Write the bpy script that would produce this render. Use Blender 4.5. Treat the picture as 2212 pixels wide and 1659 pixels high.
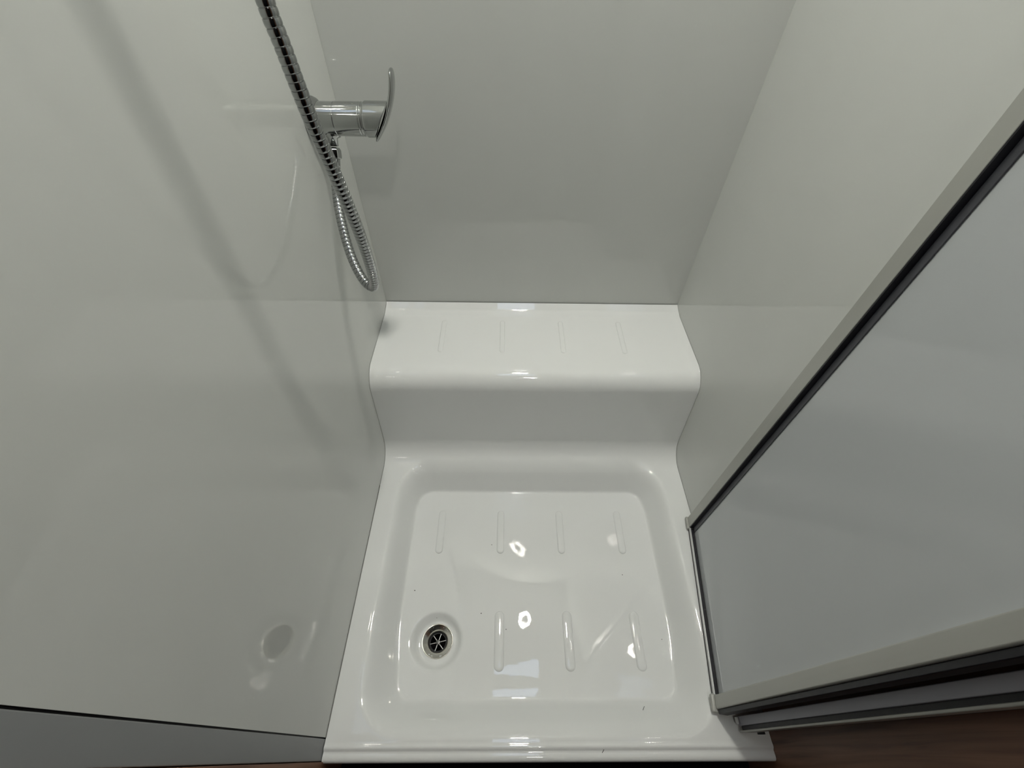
import bpy, bmesh, math, random
from mathutils import Vector, Matrix

# ------------------------------------------------------------------ camera, world, exposure
scene = bpy.context.scene
for o in list(bpy.data.objects):
    bpy.data.objects.remove(o, do_unlink=True)
C = scene.collection

cam_d = bpy.data.cameras.new('camera')
cam = bpy.data.objects.new('camera', cam_d)
C.objects.link(cam)
cam_d.sensor_fit = 'HORIZONTAL'
cam_d.sensor_width = 36.0
cam_d.lens = 933.9 / 2212.0 * 36.0
cam_d.clip_start = 0.01
r_ = Vector((0.99983913, -0.00375924, 0.01753815))
u_ = Vector((-0.00857529, 0.75861831, 0.65147887))
f_ = Vector((0.01575383, 0.65152446, -0.75846404))
m = Matrix((r_, u_, -f_)).transposed().to_4x4()
m.translation = Vector((0.30576, -0.88403, 0.97317))
cam.matrix_world = m
scene.camera = cam

world = bpy.data.worlds.new('world')
scene.world = world
world.use_nodes = True
world.node_tree.nodes['Background'].inputs[0].default_value = (0.55, 0.62, 0.75, 1)
world.node_tree.nodes['Background'].inputs[1].default_value = 0.02

scene.view_settings.view_transform = 'Standard'
scene.view_settings.look = 'None'
scene.view_settings.gamma = 1.0
scene.view_settings.use_curve_mapping = False
scene.view_settings.exposure = 0.0
scene.cycles.sample_clamp_indirect = 60.0

LAMP_SHOWER = 650.0      # radiance of the ring lamp over the tray
LAMP_ENTRY = 165.0       # radiance of the ring lamp in the entrance
SKY_PANE = 3.4

# ------------------------------------------------------------------ materials
def mat(name, col, rough=0.4, metal=0.0, noise=0.03, scale=40.0, bump=0.0, bscale=200.0,
        coat=0.0, ior=1.5, emit=None, estr=0.0, stretch=None, spec=0.5):
    M = bpy.data.materials.new(name)
    M.use_nodes = True
    nt = M.node_tree
    b = nt.nodes['Principled BSDF']
    b.inputs['Roughness'].default_value = rough
    b.inputs['Metallic'].default_value = metal
    b.inputs['IOR'].default_value = ior
    b.inputs['Specular IOR Level'].default_value = spec
    b.inputs['Coat Weight'].default_value = coat
    b.inputs['Coat Roughness'].default_value = 0.03
    tc = nt.nodes.new('ShaderNodeTexCoord')
    mp = nt.nodes.new('ShaderNodeMapping')
    nt.links.new(tc.outputs['Object'], mp.inputs['Vector'])
    if stretch:
        mp.inputs['Scale'].default_value = stretch
    n = nt.nodes.new('ShaderNodeTexNoise')
    n.inputs['Scale'].default_value = scale
    n.inputs['Detail'].default_value = 4
    nt.links.new(mp.outputs[0], n.inputs['Vector'])
    rp = nt.nodes.new('ShaderNodeValToRGB')
    rp.color_ramp.elements[0].position = 0.3
    rp.color_ramp.elements[1].position = 0.7
    rp.color_ramp.elements[0].color = (*[c * (1 - noise) for c in col], 1)
    rp.color_ramp.elements[1].color = (*[min(1, c * (1 + noise)) for c in col], 1)
    nt.links.new(n.outputs['Fac'], rp.inputs['Fac'])
    nt.links.new(rp.outputs['Color'], b.inputs['Base Color'])
    if bump:
        n2 = nt.nodes.new('ShaderNodeTexNoise')
        n2.inputs['Scale'].default_value = bscale
        n2.inputs['Detail'].default_value = 2
        nt.links.new(mp.outputs[0], n2.inputs['Vector'])
        bp = nt.nodes.new('ShaderNodeBump')
        bp.inputs['Strength'].default_value = bump
        bp.inputs['Distance'].default_value = 0.001
        nt.links.new(n2.outputs['Fac'], bp.inputs['Height'])
        nt.links.new(bp.outputs[0], b.inputs['Normal'])
    if emit:
        b.inputs['Emission Color'].default_value = (*emit, 1)
        b.inputs['Emission Strength'].default_value = estr
    return M

M_wall = mat('glossy_wall_laminate', (0.635, 0.65, 0.625), rough=0.03, noise=0.012, scale=6, bump=0.004, bscale=9)
M_tray = mat('white_acrylic', (0.835, 0.85, 0.84), rough=0.012, noise=0.008, scale=8, bump=0.06, bscale=45)
M_chrome = mat('chrome', (0.46, 0.47, 0.465), rough=0.05, metal=1.0, noise=0.02, scale=30)
M_hose = mat('chrome_hose', (0.36, 0.37, 0.37), rough=0.12, metal=1.0, noise=0.04, scale=60)
M_steel = mat('stainless_flange', (0.72, 0.70, 0.64), rough=0.22, metal=1.0, noise=0.05, scale=80)
M_steel_dark = mat('dull_steel', (0.36, 0.36, 0.35), rough=0.3, metal=1.0, noise=0.1, scale=90)
M_black = mat('black_rubber_and_shade', (0.008, 0.008, 0.012), rough=0.5, noise=0.2, scale=60)  # rubber seals, and black strips standing in for shade
M_gasket = mat('dark_grey_gasket', (0.075, 0.077, 0.088), rough=0.45, noise=0.1, scale=60)
M_hole = mat('drain_dark', (0.004, 0.004, 0.004), rough=0.6, noise=0.2, scale=60)
M_alu = mat('satin_aluminium', (0.43, 0.435, 0.405), rough=0.38, metal=0.15, noise=0.04, scale=50, stretch=(1, 1, 0.05))
M_alu_light = mat('bright_aluminium', (0.70, 0.71, 0.70), rough=0.25, metal=0.3, noise=0.03, scale=50)
M_alu_cool = mat('cool_grey_aluminium', (0.34, 0.345, 0.39), rough=0.4, metal=0.2, noise=0.06, scale=40, stretch=(1, 1, 0.05))
M_panel = mat('grey_acrylic_panel', (0.52, 0.545, 0.56), rough=0.03, noise=0.015, scale=5, bump=0.01, bscale=12)
M_jamb = mat('grey_jamb_laminate', (0.28, 0.29, 0.295), rough=0.4, noise=0.05, scale=12, stretch=(1, 1, 0.1))
M_ceil = mat('ceiling_white', (0.7, 0.7, 0.68), rough=0.6, noise=0.02, scale=20)
M_floor = mat('near_black_floor', (0.006, 0.005, 0.006), rough=0.95, noise=0.4, scale=300, spec=0.1)  # floor coloured almost black
M_dark = mat('unseen_cabin_dark', (0.02, 0.02, 0.024), rough=0.6, noise=0.1, scale=8)  # unseen cabin walls, coloured near-black to darken reflections in the chrome
M_seal = mat('grey_sealant', (0.16, 0.16, 0.15), rough=0.5, noise=0.2, scale=90)
M_dirt = mat('dirt', (0.03, 0.028, 0.025), rough=0.8, noise=0.3, scale=200)
M_lampbody = mat('lamp_body_white', (0.7, 0.7, 0.68), rough=0.4, noise=0.01)
M_lamp1 = mat('ring_diffuser_shower', (0.9, 0.9, 0.85), rough=0.5, emit=(1.0, 0.975, 0.89), estr=LAMP_SHOWER)
M_lamp2 = mat('ring_diffuser_entry', (0.9, 0.9, 0.85), rough=0.5, emit=(1.0, 0.97, 0.91), estr=LAMP_ENTRY)
M_sky = mat('rooflight_pane', (0.8, 0.85, 0.9), rough=0.3, emit=(0.62, 0.75, 1.0), estr=SKY_PANE)

def wood_mat():
    M = bpy.data.materials.new('walnut_veneer')
    M.use_nodes = True
    nt = M.node_tree
    b = nt.nodes['Principled BSDF']
    b.inputs['Roughness'].default_value = 0.45
    tc = nt.nodes.new('ShaderNodeTexCoord')
    mp = nt.nodes.new('ShaderNodeMapping')
    mp.inputs['Scale'].default_value = (40, 40, 1.6)
    nt.links.new(tc.outputs['Object'], mp.inputs['Vector'])
    n = nt.nodes.new('ShaderNodeTexNoise')
    n.inputs['Scale'].default_value = 2.2
    n.inputs['Detail'].default_value = 6
    n.inputs['Distortion'].default_value = 0.6
    nt.links.new(mp.outputs[0], n.inputs['Vector'])
    rp = nt.nodes.new('ShaderNodeValToRGB')
    e = rp.color_ramp.elements
    e[0].position = 0.28
    e[0].color = (0.115, 0.055, 0.034, 1)
    e[1].position = 0.72
    e[1].color = (0.36, 0.19, 0.12, 1)
    nt.links.new(n.outputs['Fac'], rp.inputs['Fac'])
    nt.links.new(rp.outputs['Color'], b.inputs['Base Color'])
    return M
M_wood = wood_mat()

# ------------------------------------------------------------------ helpers
def obj(name, bm, material, parent=None, smooth=False, bevel=0.0, segs=2):
    me = bpy.data.meshes.new(name)
    bmesh.ops.recalc_face_normals(bm, faces=bm.faces)
    bm.to_mesh(me)
    bm.free()
    me.materials.append(material)
    if smooth:
        for p in me.polygons:
            p.use_smooth = True
    o = bpy.data.objects.new(name, me)
    C.objects.link(o)
    if parent:
        o.parent = parent
    if bevel:
        md = o.modifiers.new('bevel', 'BEVEL')
        md.width = bevel
        md.segments = segs
        md.limit_method = 'ANGLE'
        for p in me.polygons:
            p.use_smooth = True
        ws = o.modifiers.new('wn', 'WEIGHTED_NORMAL')
    return o

def thing(name, label, cat, loc=(0, 0, 0)):
    o = bpy.data.objects.new(name, None)
    o.empty_display_size = 0.05
    C.objects.link(o)
    o.location = loc
    o['label'] = label
    o['category'] = cat
    return o

def tag(o, label, cat):
    o['label'] = label
    o['category'] = cat

def struct(o, label=None):
    o['kind'] = 'structure'
    if label:
        o['label'] = label
    return o

def box(bm, x0, x1, y0, y1, z0, z1):
    vs = [bm.verts.new((x, y, z)) for x in (x0, x1) for y in (y0, y1) for z in (z0, z1)]
    for f in ((0, 1, 3, 2), (4, 6, 7, 5), (0, 4, 5, 1), (2, 3, 7, 6), (0, 2, 6, 4), (1, 5, 7, 3)):
        bm.faces.new([vs[i] for i in f])
    return bm

def bx(*a):
    return box(bmesh.new(), *a)

def lathe(bm, prof, axis_o, ax, segs=48, closed=False):
    """prof: list of (along, radius) revolved about axis ax through axis_o"""
    ax = Vector(ax).normalized()
    a = Vector((0, 0, 1)) if abs(ax.z) < 0.9 else Vector((1, 0, 0))
    e1 = ax.cross(a).normalized()
    e2 = ax.cross(e1)
    O = Vector(axis_o)
    rings = []
    for s, r in prof:
        rings.append([bm.verts.new(O + ax * s + (e1 * math.cos(t) + e2 * math.sin(t)) * r)
                      for t in [2 * math.pi * k / segs for k in range(segs)]])
    n = len(rings)
    for i in range(n if closed else n - 1):
        A, B = rings[i], rings[(i + 1) % n]
        for k in range(segs):
            bm.faces.new((A[k], A[(k + 1) % segs], B[(k + 1) % segs], B[k]))
    if not closed:
        if prof[0][1] > 1e-5:
            bm.faces.new(rings[0])
        if prof[-1][1] > 1e-5:
            bm.faces.new(rings[-1][::-1])
    return bm

def smoothstep(t):
    t = max(0.0, min(1.0, t))
    return t * t * (3 - 2 * t)

# ------------------------------------------------------------------ dimensions (metres; tray rim is z = 0)
W = 0.75
ZC = 2.02
ZF = -0.062
YW = 0.002

# ------------------------------------------------------------------ structure
struct(obj('wall_left', bx(-0.03, 0, -0.8594, 0.03, -0.12, ZC), M_wall))
struct(obj('wall_back', bx(0.0002, W + 0.0278, 0.0, 0.03, -0.12, ZC), M_wall))
struct(obj('wall_right', bx(W, W + 0.028, -0.798, -0.0002, -0.12, ZC), M_wall))
struct(obj('wall_entrance_right', bx(0.778, 0.808, -1.15, 0.03, -0.12, ZC), M_wood),
       'dark walnut veneer panel beside the shower door')
struct(obj('wall_entrance_left', bx(-0.03, 0.003, -1.15, -0.8915, -0.12, ZC), M_wood),
       'dark walnut veneer panel at the bottom left edge')
struct(obj('wall_front', bx(-0.9, 1.7, -2.6, -2.57, -0.12, ZC), M_dark))
struct(obj('wall_cabin_left', bx(-0.93, -0.9, -2.6, -1.12, -0.12, ZC), M_dark))
struct(obj('wall_cabin_right', bx(1.7, 1.73, -2.6, -1.12, -0.12, ZC), M_dark))
struct(obj('wall_cabin_back_left', bx(-0.8998, -0.0302, -1.15, -1.12, -0.12, ZC), M_dark))
struct(obj('wall_cabin_back_right', bx(0.8082, 1.6998, -1.15, -1.12, -0.12, ZC), M_dark))
struct(obj('floor', bx(-0.93, 1.73, -2.6, 0.03, -0.16, -0.1202), M_floor))
struct(obj('trim_1', bx(-0.03, -0.0004, -0.8906, -0.8612, -0.12, ZC), M_jamb, bevel=0.001),
       'grey jamb strip between the left wall and the wood')
struct(obj('trim_2', bx(-0.03, -0.006, -0.8611, -0.8595, -0.12, ZC), M_black),
       'black gap between the left wall and the grey jamb')

# ceiling with an opening for the rooflight
bm = bmesh.new()
rx0, rx1, ry0, ry1 = 0.235, 0.515, -0.80, -0.445
xs = (-0.93, rx0, rx1, 1.73)
ys = (-2.6, ry0, ry1, 0.03)
for i in range(3):
    for j in range(3):
        if (i, j) != (1, 1):
            box(bm, xs[i], xs[i + 1], ys[j], ys[j + 1], ZC + 0.0002, ZC + 0.03)
bmesh.ops.remove_doubles(bm, verts=bm.verts, dist=1e-6)
struct(obj('ceiling', bm, M_ceil))
rl = obj('window_1', bx(rx0, rx1, ry0, ry1, ZC + 0.022, ZC + 0.028), M_sky)
struct(rl, 'pale blue rooflight pane in the ceiling')
bm = bmesh.new()
for a in ((rx0, rx1, ry0, ry0 + 0.012), (rx0, rx1, ry1 - 0.012, ry1), (rx0, rx0 + 0.012, ry0 + 0.012, ry1 - 0.012),
          (rx1 - 0.012, rx1, ry0 + 0.012, ry1 - 0.012)):
    box(bm, *a, ZC + 0.002, ZC + 0.021)
obj('window_frame', bm, M_lampbody, rl)
for x in (rx0 + 0.03, rx1 - 0.03):
    bm = lathe(bmesh.new(), [(0, 0.030), (0.010, 0.036), (0.018, 0.036), (0.02, 0.03)], (x, -0.56, ZC + 0.001), (0, 0, 1), 32)
    obj('latch', bm, M_lampbody, rl)

# ------------------------------------------------------------------ shower tray
tray = thing('shower_tray', 'white moulded shower tray with a rear step seat and a sunken basin', 'shower tray', (0, 0, -0.10))
toff = Vector((0, 0, 0.10))

def fillet(pts, radii, n=12):
    out = [Vector(pts[0])]
    for i in range(1, len(pts) - 1):
        p, a, b = Vector(pts[i]), Vector(pts[i - 1]), Vector(pts[i + 1])
        rr = radii[i]
        if rr <= 0:
            out.append(p)
            continue
        da, db = (a - p).normalized(), (b - p).normalized()
        ang = da.angle(db)
        t = rr / math.tan(ang / 2)
        bis = (da + db).normalized()
        c = p + bis * (rr / math.sin(ang / 2))
        s, e = p + da * t - c, p + db * t - c
        tot = s.angle(e)
        for k in range(n + 1):
            w = k / n
            v = (s * math.sin((1 - w) * tot) + e * math.sin(w * tot)) / math.sin(tot)
            out.append(c + v)
    out.append(Vector(pts[-1]))
    return out

prof = fillet([(0.0, 0.266), (-0.016, 0.2545), (-0.035, 0.2495), (-0.2475, 0.2505), (-0.281, 0.0), (-0.866, 0.0)],
              [0, 0.02, 0.03, 0.043, 0.055, 0], 16)
prof = [tuple(p) for p in prof]
# denser rows on long straight runs
def dense(pr, step):
    out = [pr[0]]
    for a, b in zip(pr, pr[1:]):
        L = math.hypot(b[0] - a[0], b[1] - a[1])
        n = max(1, int(L / step))
        for k in range(1, n + 1):
            out.append((a[0] + (b[0] - a[0]) * k / n, a[1] + (b[1] - a[1]) * k / n))
    return out
rows = dense(prof, 0.0030)
rows += [(-0.8685, 0.0006), (-0.871, 0.0010), (-0.8735, 0.0004), (-0.8755, -0.0018), (-0.8772, -0.0028),
         (-0.8800, -0.0024), (-0.8840, -0.0020), (-0.8875, -0.0026), (-0.8900, -0.0044), (-0.8913, -0.0070),
         (-0.8918, -0.0105), (-0.8918, -0.04), (-0.8918, -0.099)]

DX, DY = 0.167, -0.700        # drain centre
BX0, BX1, BY0, BY1, BR = 0.040, 0.706, -0.862, -0.304, 0.085

def slope_profile(u):
    """0..1 fall with a soft shoulder at the rim and a tight radius at the floor"""
    a, b = 0.45, 0.82
    area = (b - a) + a / 2 + (1 - b) / 2
    if u <= 0:
        return 0.0
    if u >= 1:
        return 1.0
    if u < a:
        v = u * u / (2 * a)
    elif u < b:
        v = a / 2 + (u - a)
    else:
        q = u - b
        v = a / 2 + (b - a) + q - q * q / (2 * (1 - b))
    return v / area

def basin(x, y):
    """moulded height below the rim at (x, y)"""
    cx, cy = (BX0 + BX1) / 2, (BY0 + BY1) / 2
    qx = abs(x - cx) - ((BX1 - BX0) / 2 - BR)
    qy = abs(y - cy) - ((BY1 - BY0) / 2 - BR)
    sd = math.hypot(max(qx, 0), max(qy, 0)) + min(max(qx, qy), 0) - BR
    t = -sd
    if t <= 0:
        return 0.0
    front = smoothstep((BY0 + 0.20 - y) / 0.16)
    back = smoothstep((y - BY1 + 0.12) / 0.10)
    w = 0.047 + 0.018 * front + 0.023 * back
    z = ZF * slope_profile(t / w)
    k = smoothstep((t - w * 0.8) / 0.06)
    d = math.hypot(x - DX, y - DY)
    z += k * (0.0006 * math.sin(x * 17 + 1.3) * math.sin(y * 19 + 0.4) - 0.0025 * math.exp(-(d / 0.16) ** 2))
    if d < 0.060:
        z += -0.0150 * (1 - smoothstep((d - 0.0385) / 0.017))
    return z

nx = 250
bm = bmesh.new()
X0, X1 = 0.0006, W - 0.0006
grid = []
for (y, z) in rows:
    row = []
    for i in range(nx + 1):
        x = X0 + (X1 - X0) * i / nx
        zz = z
        if y < -0.3 and y > -0.87:
            zz += basin(x, y)
        # the seat top turns up slightly into the walls
        if y > -0.25 and z > 0.24:
            e = min(x - X0, X1 - x)
            zz += 0.006 * max(0, 1 - e / 0.02) ** 2 * smoothstep(-y / 0.02) * smoothstep((y + 0.25) / 0.05)
        yy = y - YW
        row.append(bm.verts.new((x, yy, zz + 0.10)))
    grid.append(row)
for j in range(len(rows) - 1):
    for i in range(nx):
        a, b, c, d = grid[j][i], grid[j][i + 1], grid[j + 1][i + 1], grid[j + 1][i]
        mx = (a.co + c.co) / 2
        if math.hypot(mx.x - DX, mx.y - DY) < 0.029:
            continue
        bm.faces.new((a, b, c, d))
# threshold tongue that runs on under the door post
prev = None
for j, (y, z) in enumerate(rows):
    if y < -0.80:
        v1 = bm.verts.new((0.7774, y - YW, z + 0.10))
        cur = (grid[j][nx], v1)
        if prev:
            bm.faces.new((prev[0], prev[1], cur[1], cur[0]))
        prev = cur
for v in [v for v in bm.verts if not v.link_faces]:
    bm.verts.remove(v)
bt = obj('tray_shell', bm, M_tray, tray, smooth=True)

def rib(bm, x, y0, y1, z, hw=0.0062, h=0.0024):
    """long raised anti-slip bar with rounded ends"""
    n, segs = 7, 12
    ya, yb = min(y0, y1) + hw, max(y0, y1) - hw
    path = []
    for k in range(segs + 1):
        t = -math.pi + math.pi * k / segs
        path.append((ya, t))
    for k in range(segs + 1):
        t = math.pi * k / segs
        path.append((yb, t))
    rings = []
    for q in range(n):
        ph = (math.pi / 2) * q / (n - 1)
        rr, zz = hw * math.cos(ph) ** 0.6, h * math.sin(ph)
        if q == 0:
            zz = -0.002
        if q == n - 1:
            rr = hw * 0.06
        rings.append([bm.verts.new((x + rr * math.cos(t), yc + rr * math.sin(t), z + zz)) for yc, t in path])
    N = len(path)
    for q in range(n - 1):
        for k in range(N):
            bm.faces.new((rings[q][k], rings[q][(k + 1) % N], rings[q + 1][(k + 1) % N], rings[q + 1][k]))
    bm.faces.new(rings[-1])
    return bm
RX = [0.1525, 0.2978, 0.4431, 0.5884]
for x in RX:
    obj('seat_rib', rib(bmesh.new(), x, -0.054, -0.166, 0.3497, 0.0062, 0.0022), M_tray, tray, smooth=True)
for x in RX:
    z = basin(x, -0.47) + 0.10
    obj('basin_rib', rib(bmesh.new(), x, -0.417, -0.523, z - 0.0006, 0.0088, 0.0034), M_tray, tray, smooth=True)
for x in RX[1:]:
    z = basin(x, -0.70) + 0.10
    obj('basin_rib', rib(bmesh.new(), x, -0.646, -0.757, z - 0.0006, 0.0104, 0.0040), M_tray, tray, smooth=True)
obj('sealant_line', bx(0.0001, 0.0011, -0.86, -0.38, 0.0995, 0.1012), M_seal, tray)
random.seed(4)
for (x, y, s) in [(0.277, -0.502, .0010), (0.579, -0.570, .0010), (0.108, -0.604, .0012), (0.258, -0.650, .0011),
                  (0.580, -0.712, .0008), (0.312, -0.681, .0009), (0.135, -0.700, .0010), (0.640, -0.700, .0008)]:
    b2 = bmesh.new()
    bmesh.ops.create_icosphere(b2, subdivisions=1, radius=s)
    for v in b2.verts:
        v.co = Vector((v.co.x * random.uniform(.8, 1.5), v.co.y * random.uniform(.8, 1.4), v.co.z * .5)) + Vector((x, y, basin(x, y) + 0.10))
    obj('dirt_speck', b2, M_dirt, tray)
for (xa, ya, a, L) in [(0.160, -0.655, 2.3, 0.006), (0.180, -0.654, 1.3, 0.003), (0.480, -0.879, 0.9, 0.006), (0.572, -0.818, 1.0, 0.008)]:
    b2 = bmesh.new()
    z = (basin(xa, ya) if ya > -0.866 else -0.0018) + 0.1003
    box(b2, -L / 2, L / 2, -0.0004, 0.0004, 0, 0.0005)
    bmesh.ops.rotate(b2, verts=b2.verts, cent=(0, 0, 0), matrix=Matrix.Rotation(a, 3, 'Z'))
    bmesh.ops.translate(b2, verts=b2.verts, vec=(xa, ya, z))
    obj('dirt_hair', b2, M_dirt, tray)

# ------------------------------------------------------------------ drain
zd = ZF - 0.0025 - 0.0150
dr = thing('shower_drain', 'round stainless drain flange with a six-spoke strainer in the tray', 'drain', (DX, DY, zd - 0.045))
dz = 0.045
bm = lathe(bmesh.new(), [(dz + 0.0005, 0.0330), (dz + 0.0020, 0.0326), (dz + 0.0022, 0.0318), (dz + 0.0008, 0.0300), (dz - 0.0022, 0.0225),
                         (dz - 0.0050, 0.0200), (dz - 0.0075, 0.0195), (dz - 0.0075, 0.0330)], (0, 0, 0), (0, 0, 1), 64, closed=True)
obj('flange', bm, M_steel, dr, smooth=True)
bm = lathe(bmesh.new(), [(0.0, 0.0205), (dz - 0.0072, 0.0205), (dz - 0.0072, 0.0190), (0.004, 0.0190), (0.004, 0.0001), (0, 0.0001)], (0, 0, 0), (0, 0, 1), 48, closed=True)
obj('drain_pipe', bm, M_hole, dr, smooth=False)
st = obj('strainer_ring', lathe(bmesh.new(), [(dz - 0.0150, 0.0160), (dz - 0.0135, 0.0165), (dz - 0.0120, 0.0160), (dz - 0.0120, 0.0188), (dz - 0.0150, 0.0188)],
                                (0, 0, 0), (0, 0, 1), 48, closed=True), M_hole, dr)
for k in range(6):
    a = math.radians(12 + 60 * k)
    b2 = bmesh.new()
    box(b2, 0.003, 0.0172, -0.0010, 0.0010, dz - 0.0150, dz - 0.0118)
    bmesh.ops.rotate(b2, verts=b2.verts, cent=(0, 0, 0), matrix=Matrix.Rotation(a, 3, 'Z'))
    obj('spoke', b2, M_steel_dark, st, bevel=0.0006)
obj('spider_rim', lathe(bmesh.new(), [(dz - 0.0140, 0.0166), (dz - 0.0122, 0.0170), (dz - 0.0122, 0.0178), (dz - 0.0140, 0.0182)], (0, 0, 0), (0, 0, 1), 48, closed=True), M_steel_dark, st, smooth=True)
obj('hub', lathe(bmesh.new(), [(dz - 0.0155, 0.0050), (dz - 0.0118, 0.0050), (dz - 0.0105, 0.0042), (dz - 0.0112, 0.0022), (dz - 0.0098, 0.0010)],
                 (0, 0, 0), (0, 0, 1), 24), M_steel_dark, st, smooth=True)

# ------------------------------------------------------------------ mixer
MY, MZ = -0.132, 0.727
mx = thing('shower_mixer', 'chrome single-lever shower mixer on the left wall', 'mixer tap', (0.0005, MY, MZ))
obj('wall_flange', lathe(bmesh.new(), [(0.0, 0.0300), (0.006, 0.0305), (0.012, 0.0275), (0.015, 0.0240)], (0, 0, 0), (1, 0, 0), 48), M_chrome, mx, smooth=True)
obj('body', lathe(bmesh.new(), [(0.013, 0.0225), (0.0132, 0.0232), (0.0395, 0.0232), (0.0400, 0.0226), (0.0405, 0.0226)], (0, 0, 0), (1, 0, 0), 64), M_chrome, mx, bevel=0.0004)
obj('cartridge_sleeve', lathe(bmesh.new(), [(0.0403, 0.0228), (0.0410, 0.0236), (0.0780, 0.0236), (0.0785, 0.0228), (0.0797, 0.0228), (0.0800, 0.0236), (0.0818, 0.0236),
                                            (0.0822, 0.0226), (0.0850, 0.0226)], (0, 0, 0), (1, 0, 0), 64), M_chrome, mx, bevel=0.0004)
# knob: short cylinder cut off obliquely where the lever leaves it
bm = bmesh.new()
segs, rk = 48, 0.0250
ringA, ringB, ringC = [], [], []
for k in range(segs):
    t = 2 * math.pi * k / segs
    cy_, cz_ = math.cos(t), math.sin(t)
    end = 0.1095 + 0.0135 * cz_
    ringA.append(bm.verts.new((0.0845, rk * 0.94 * cy_, rk * 0.94 * cz_)))
    ringB.append(bm.verts.new((0.0870, rk * cy_, rk * cz_)))
    ringC.append(bm.verts.new((end, rk * cy_, rk * cz_)))
for A, B in ((ringA, ringB), (ringB, ringC)):
    for k in range(segs):
        bm.faces.new((A[k], A[(k + 1) % segs], B[(k + 1) % segs], B[k]))
bm.faces.new(ringA)
bm.faces.new(ringC)
obj('knob', bm, M_chrome, mx, bevel=0.0008)
# lever: curved blade (side outline in x/z, width in y)
outer = [(0.0985, 0.6975), (0.1030, 0.7010), (0.1165, 0.7190), (0.1240, 0.7330), (0.1304, 0.7479), (0.1355, 0.7620), (0.1382, 0.7750), (0.1390, 0.7870), (0.1383, 0.7945)]
inner = [(0.0960, 0.7020), (0.0985, 0.7060), (0.1085, 0.7230), (0.1165, 0.7370), (0.1240, 0.7530), (0.1285, 0.7660), (0.1315, 0.7790), (0.1330, 0.7890), (0.1335, 0.7950)]
bm = bmesh.new()
secs = []
n = len(outer)
NW = 9
for i in range(n):
    s = i / (n - 1)
    hw = 0.0225 - 0.0085 * s
    if i == 0:
        hw *= 0.75
    if i == n - 1:
        hw *= 0.55
    o_, i_ = outer[i], inner[i]
    sec = []
    for k in range(NW):                       # outer face, slightly crowned
        v = -1 + 2 * k / (NW - 1)
        c = 1 - 0.35 * v ** 4
        px = i_[0] + (o_[0] - i_[0]) * c
        pz = i_[1] + (o_[1] - i_[1]) * c
        sec.append(bm.verts.new((px, v * hw, pz - MZ)))
    for k in range(NW - 1, -1, -1):
        v = -1 + 2 * k / (NW - 1)
        c = 0.35 * v ** 4
        px = i_[0] + (o_[0] - i_[0]) * c
        pz = i_[1] + (o_[1] - i_[1]) * c
        sec.append(bm.verts.new((px, v * hw * 0.995, pz - MZ)))
    secs.append(sec)
for a, b in zip(secs, secs[1:]):
    N = len(a)
    for k in range(N):
        bm.faces.new((a[k], a[(k + 1) % N], b[(k + 1) % N], b[k]))
bm.faces.new(secs[0])
bm.faces.new(secs[-1])
lv = obj('lever', bm, M_chrome, mx, smooth=True)
md = lv.modifiers.new('sub', 'SUBSURF')
md.levels = 1
md.render_levels = 2
# outlet below the body, leaning forward towards the hose
OD = Vector((0.0, -0.40, -0.92)).normalized()
OO = Vector((0.0285, -0.005, -0.0175))
obj('outlet', lathe(bmesh.new(), [(0.0, 0.0135), (0.0065, 0.0125), (0.0085, 0.0075), (0.0195, 0.0072)], OO, OD, 32), M_chrome, mx, smooth=True)

# ------------------------------------------------------------------ hose
ctrl = [(0.006, -0.385, 1.600), (0.034, -0.387, 1.606), (0.068, -0.390, 1.590), (0.090, -0.394, 1.530), (0.100, -0.400, 1.440),
        (0.105, -0.406, 1.320), (0.1075, -0.411, 1.200), (0.108, -0.416, 1.080), (0.109, -0.420, 0.980), (0.110, -0.4229, 0.9072),
        (0.1125, -0.4226, 0.8805), (0.1145, -0.4221, 0.8538), (0.116, -0.4188, 0.8232), (0.1175, -0.4110, 0.7906), (0.1185, -0.3995, 0.7481),
        (0.1175, -0.3800, 0.6924), (0.113, -0.3580, 0.6333), (0.1045, -0.3340, 0.5755), (0.094, -0.3175, 0.5479), (0.080, -0.3060, 0.5470),
        (0.0665, -0.2905, 0.5600), (0.053, -0.2669, 0.5819), (0.0415, -0.2349, 0.6118), (0.0345, -0.2068, 0.6359), (0.0305, -0.1775, 0.6592),
        (0.029, -0.1600, 0.6725), (0.029, -0.1490, 0.6850), (0.029, -0.1440, 0.6950)]

def spline(P, per=24):
    P = [Vector(p) for p in P]
    out = []
    for i in range(len(P) - 1):
        p0 = P[max(i - 1, 0)]; p1 = P[i]; p2 = P[i + 1]; p3 = P[min(i + 2, len(P) - 1)]
        for k in range(per):
            t = k / per
            out.append(0.5 * ((2 * p1) + (-p0 + p2) * t + (2 * p0 - 5 * p1 + 4 * p2 - p3) * t * t + (-p0 + 3 * p1 - 3 * p2 + p3) * t ** 3))
    out.append(P[-1])
    return out
pl = spline(ctrl)
for _ in range(30):      # relax the curve a little
    pl = [pl[0]] + [pl[i] * 0.5 + (pl[i - 1] + pl[i + 1]) * 0.25 for i in range(1, len(pl) - 1)] + [pl[-1]]
cum = [0.0]
for a, b in zip(pl, pl[1:]):
    cum.append(cum[-1] + (b - a).length)
def at_len(s):
    s = max(0, min(cum[-1], s))
    lo, hi = 0, len(cum) - 1
    while hi - lo > 1:
        mid = (lo + hi) // 2
        if cum[mid] <= s: lo = mid
        else: hi = mid
    t = (s - cum[lo]) / max(1e-9, cum[hi] - cum[lo])
    return pl[lo].lerp(pl[hi], t)
hs = thing('shower_hose', 'ribbed chrome shower hose hanging in a loop from the mixer', 'shower hose', (0.0, -0.30, 0.53))
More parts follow.
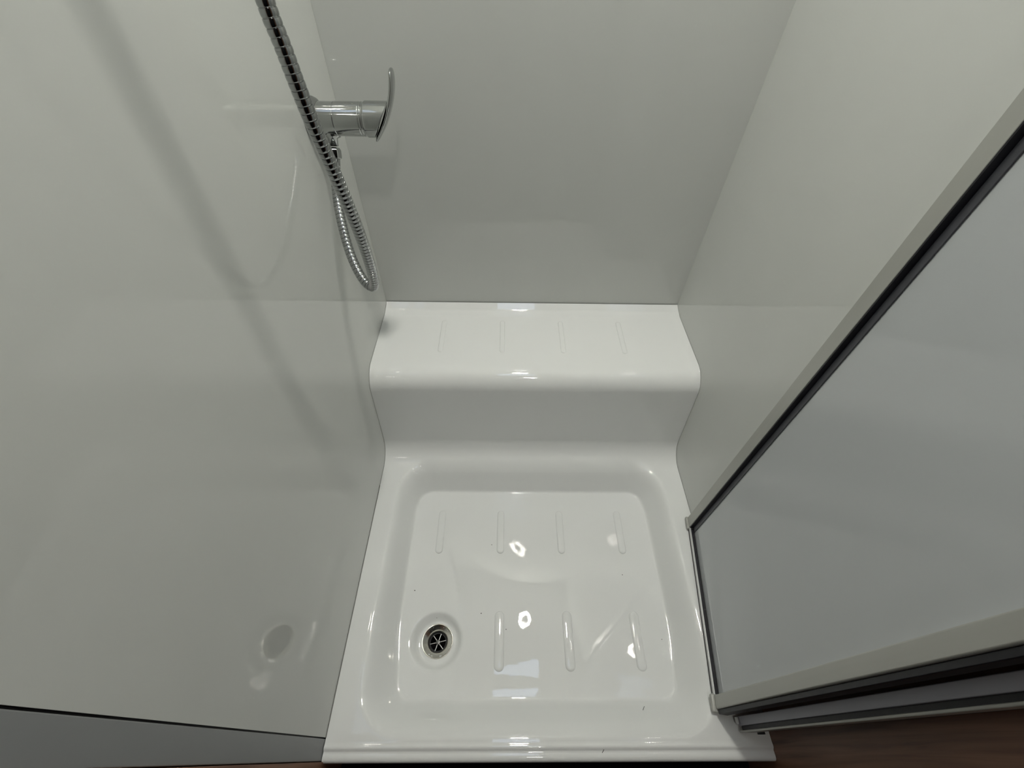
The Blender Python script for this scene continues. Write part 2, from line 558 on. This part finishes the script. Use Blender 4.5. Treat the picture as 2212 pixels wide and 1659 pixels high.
hoff = Vector((0.0, -0.30, 0.53))
def sweep(bm, s0, s1, prof_fn, step_list, R, segs=22):
    up = Vector((1, 0.01, 0))
    rings = []
    for s in step_list:
        p = at_len(s)
        T = (at_len(s + 0.002) - at_len(s - 0.002)).normalized()
        e1 = (up - T * up.dot(T)).normalized()
        up = e1
        e2 = T.cross(e1)
        rr = prof_fn(s) * R
        rings.append([bm.verts.new(p - hoff + (e1 * math.cos(a) + e2 * math.sin(a)) * rr)
                      for a in [2 * math.pi * k / segs for k in range(segs)]])
    for A, B in zip(rings, rings[1:]):
        for k in range(segs):
            bm.faces.new((A[k], A[(k + 1) % segs], B[(k + 1) % segs], B[k]))
    bm.faces.new(rings[0])
    bm.faces.new(rings[-1][::-1])
    return bm
pitch = 0.0064
Lh = cum[-1] - 0.024
steps, rad = [], {}
s = 0.03
while s + pitch < Lh:
    for fr, rr in ((0.0, 0.90), (0.05, 0.90), (0.08, 0.962), (0.22, 0.992), (0.48, 1.0), (0.78, 0.986), (0.95, 0.945)):
        ss = round(s + fr * pitch, 6)
        steps.append(ss)
        rad[ss] = rr
    s += pitch
obj('ribbed_tube', sweep(bmesh.new(), 0, 0, lambda q: rad[q], steps, 0.0076), M_hose, hs, smooth=True).data.set_sharp_from_angle(angle=math.radians(32))
# smooth ferrule and nut where the hose screws to the mixer outlet
end = at_len(cum[-1])
obj('ferrule', sweep(bmesh.new(), 0, 0, lambda q: 1.0, [Lh - 0.012, Lh - 0.006, Lh, Lh + 0.004], 0.0082), M_chrome, hs, smooth=True)
Tn = (at_len(cum[-1]) - at_len(cum[-1] - 0.012)).normalized()
p0 = at_len(Lh + 0.002) - hoff
bm = lathe(bmesh.new(), [(0.0, 0.0098), (0.0008, 0.0118), (0.0125, 0.0118), (0.0155, 0.0098), (0.0165, 0.0080)], p0, Tn, 8)
obj('nut', bm, M_chrome, hs, bevel=0.0009)
obj('wall_elbow', sweep(bmesh.new(), 0, 0, lambda q: 1.0 if q > 0.004 else 1.9, [0.0, 0.0038, 0.0045, 0.034], 0.0105), M_chrome, hs, smooth=True)

# ------------------------------------------------------------------ shower door leaf (folded open along the right wall)
DO = Vector((0.7346, -0.464, 0.0))
DU = Vector((-0.1297, -0.9916, 0.0)).normalized()
DN = Vector((-DU.y, DU.x, 0.0)) * -1          # points into the shower
if DN.x > 0:
    DN = -DN
door = thing('shower_door', 'grey acrylic shower door leaf in an aluminium frame by the right wall', 'shower door', (DO.x, DO.y, 0.004))
def dbox(name, u0, u1, n0, n1, z0, z1, material, bevel=0.0, parent=door):
    bm = bmesh.new()
    box(bm, u0, u1, n0, n1, z0, z1)
    for v in bm.verts:
        p = DU * v.co.x + DN * v.co.y
        v.co = Vector((p.x, p.y, v.co.z - 0.004))
    return obj(name, bm, material, parent, bevel=bevel)
ZT = 1.86
hst = dbox('hinge_stile', 0.0, 0.0242, -0.0200, 0.0, 0.012, ZT, M_alu, 0.0012)
dbox('hinge_shade_strip', 0.0242, 0.0262, -0.0098, -0.0006, 0.014, ZT - 0.004, M_black, parent=hst)  # black strip painting the shade on the side of the stile
dbox('hinge_gasket', 0.0264, 0.0370, -0.0098, -0.0078, 0.016, ZT - 0.008, M_gasket, 0.0009, parent=hst)
dbox('panel', 0.0200, 0.3450, -0.0140, -0.0100, 0.013, ZT - 0.006, M_panel)
cst = dbox('closing_stile', 0.3405, 0.3618, -0.0200, 0.0, 0.014, ZT, M_alu, 0.0022)
dbox('closing_shade_strip', 0.3620, 0.3690, -0.0185, -0.0030, 0.016, ZT - 0.01, M_black, 0.001, parent=cst)  # black strip in place of the shaded stile side and the gap
brl = dbox('bottom_rail', 0.0264, 0.3403, -0.0026, -0.0004, 0.008, 0.0150, M_alu_light, 0.0004)
dbox('bottom_seal', 0.0264, 0.3403, -0.0098, -0.0028, 0.008, 0.0120, M_black, parent=brl)
dbox('added_dark_fin', 0.0264, 0.3403, -0.0030, -0.0010, 0.0012, 0.0078, M_black, parent=brl)  # added strip; its reflection darkens the tray beside the rail
dbox('hinge_cap', -0.0020, 0.0270, -0.0200, 0.0042, 0.0042, 0.0118, M_alu, 0.0016, parent=hst)
dbox('closing_cap', 0.3385, 0.3670, -0.0200, 0.0058, 0.0042, 0.0138, M_alu, 0.0030, parent=cst)
dbox('top_rail', 0.0264, 0.3403, -0.0098, -0.0004, ZT - 0.03, ZT - 0.006, M_alu, 0.001)

# fixed post at the entrance side
post = thing('door_post', 'slim grey aluminium door post beside the wood panel', 'door post', (0.75, -0.845, 0.008))
def pbox(name, x0, x1, y0, y1, z0, z1, material, bevel=0.0):
    return obj(name, bx(x0 - 0.75, x1 - 0.75, y0 + 0.845, y1 + 0.845, z0 - 0.008, z1 - 0.008), material, post, bevel=bevel)
pbox('profile', 0.7235, 0.745, -0.8464, -0.8330, 0.009, ZT, M_alu_cool, 0.001)
pbox('groove_seal', 0.7275, 0.745, -0.8524, -0.8465, 0.009, ZT, M_black)
pbox('outer_lip', 0.7220, 0.745, -0.8558, -0.8525, 0.009, ZT, M_alu, 0.0008)
pbox('back_plate', 0.7452, 0.7776, -0.8540, -0.8350, 0.009, ZT, M_black)
pbox('bracket', 0.7190, 0.7230, -0.8440, -0.8340, 0.0085, 0.0150, M_alu_light, 0.0006)
pbox('foot', 0.7560, 0.7660, -0.8580, -0.8420, 0.0004, 0.0088, M_black)

# ------------------------------------------------------------------ ceiling lamps
def ring_lamp(name, label, x, y, material, ro=0.047, ri=0.020):
    t = thing(name, label, 'ceiling lamp', (x, y, ZC))
    obj('housing', lathe(bmesh.new(), [(0.0, ro + 0.014), (-0.006, ro + 0.012), (-0.009, ro + 0.002), (-0.006, ro), (-0.006, 0.0002), (0.0, 0.0002)], (0, 0, 0), (0, 0, 1), 48, closed=True), M_lampbody, t, smooth=True)
    bm = bmesh.new()
    lathe(bm, [(-0.0065, ro - 0.0005), (-0.0085, ro - 0.0015), (-0.0085, ri), (-0.0065, ri)], (0, 0, 0), (0, 0, 1), 40, closed=True)
    obj('ring_diffuser', bm, material, t)
    obj('centre_cap', lathe(bmesh.new(), [(-0.0062, ri - 0.001), (-0.010, ri - 0.003), (-0.0105, 0.0002)], (0, 0, 0), (0, 0, 1), 32), M_lampbody, t, smooth=True)
    return t
ring_lamp('ring_lamp', 'round ring lamp on the ceiling above the shower tray', 0.400, -0.262, M_lamp1, 0.047, 0.0255)
ring_lamp('ring_lamp', 'round ring lamp on the ceiling of the entrance', 0.48, -1.30, M_lamp2)
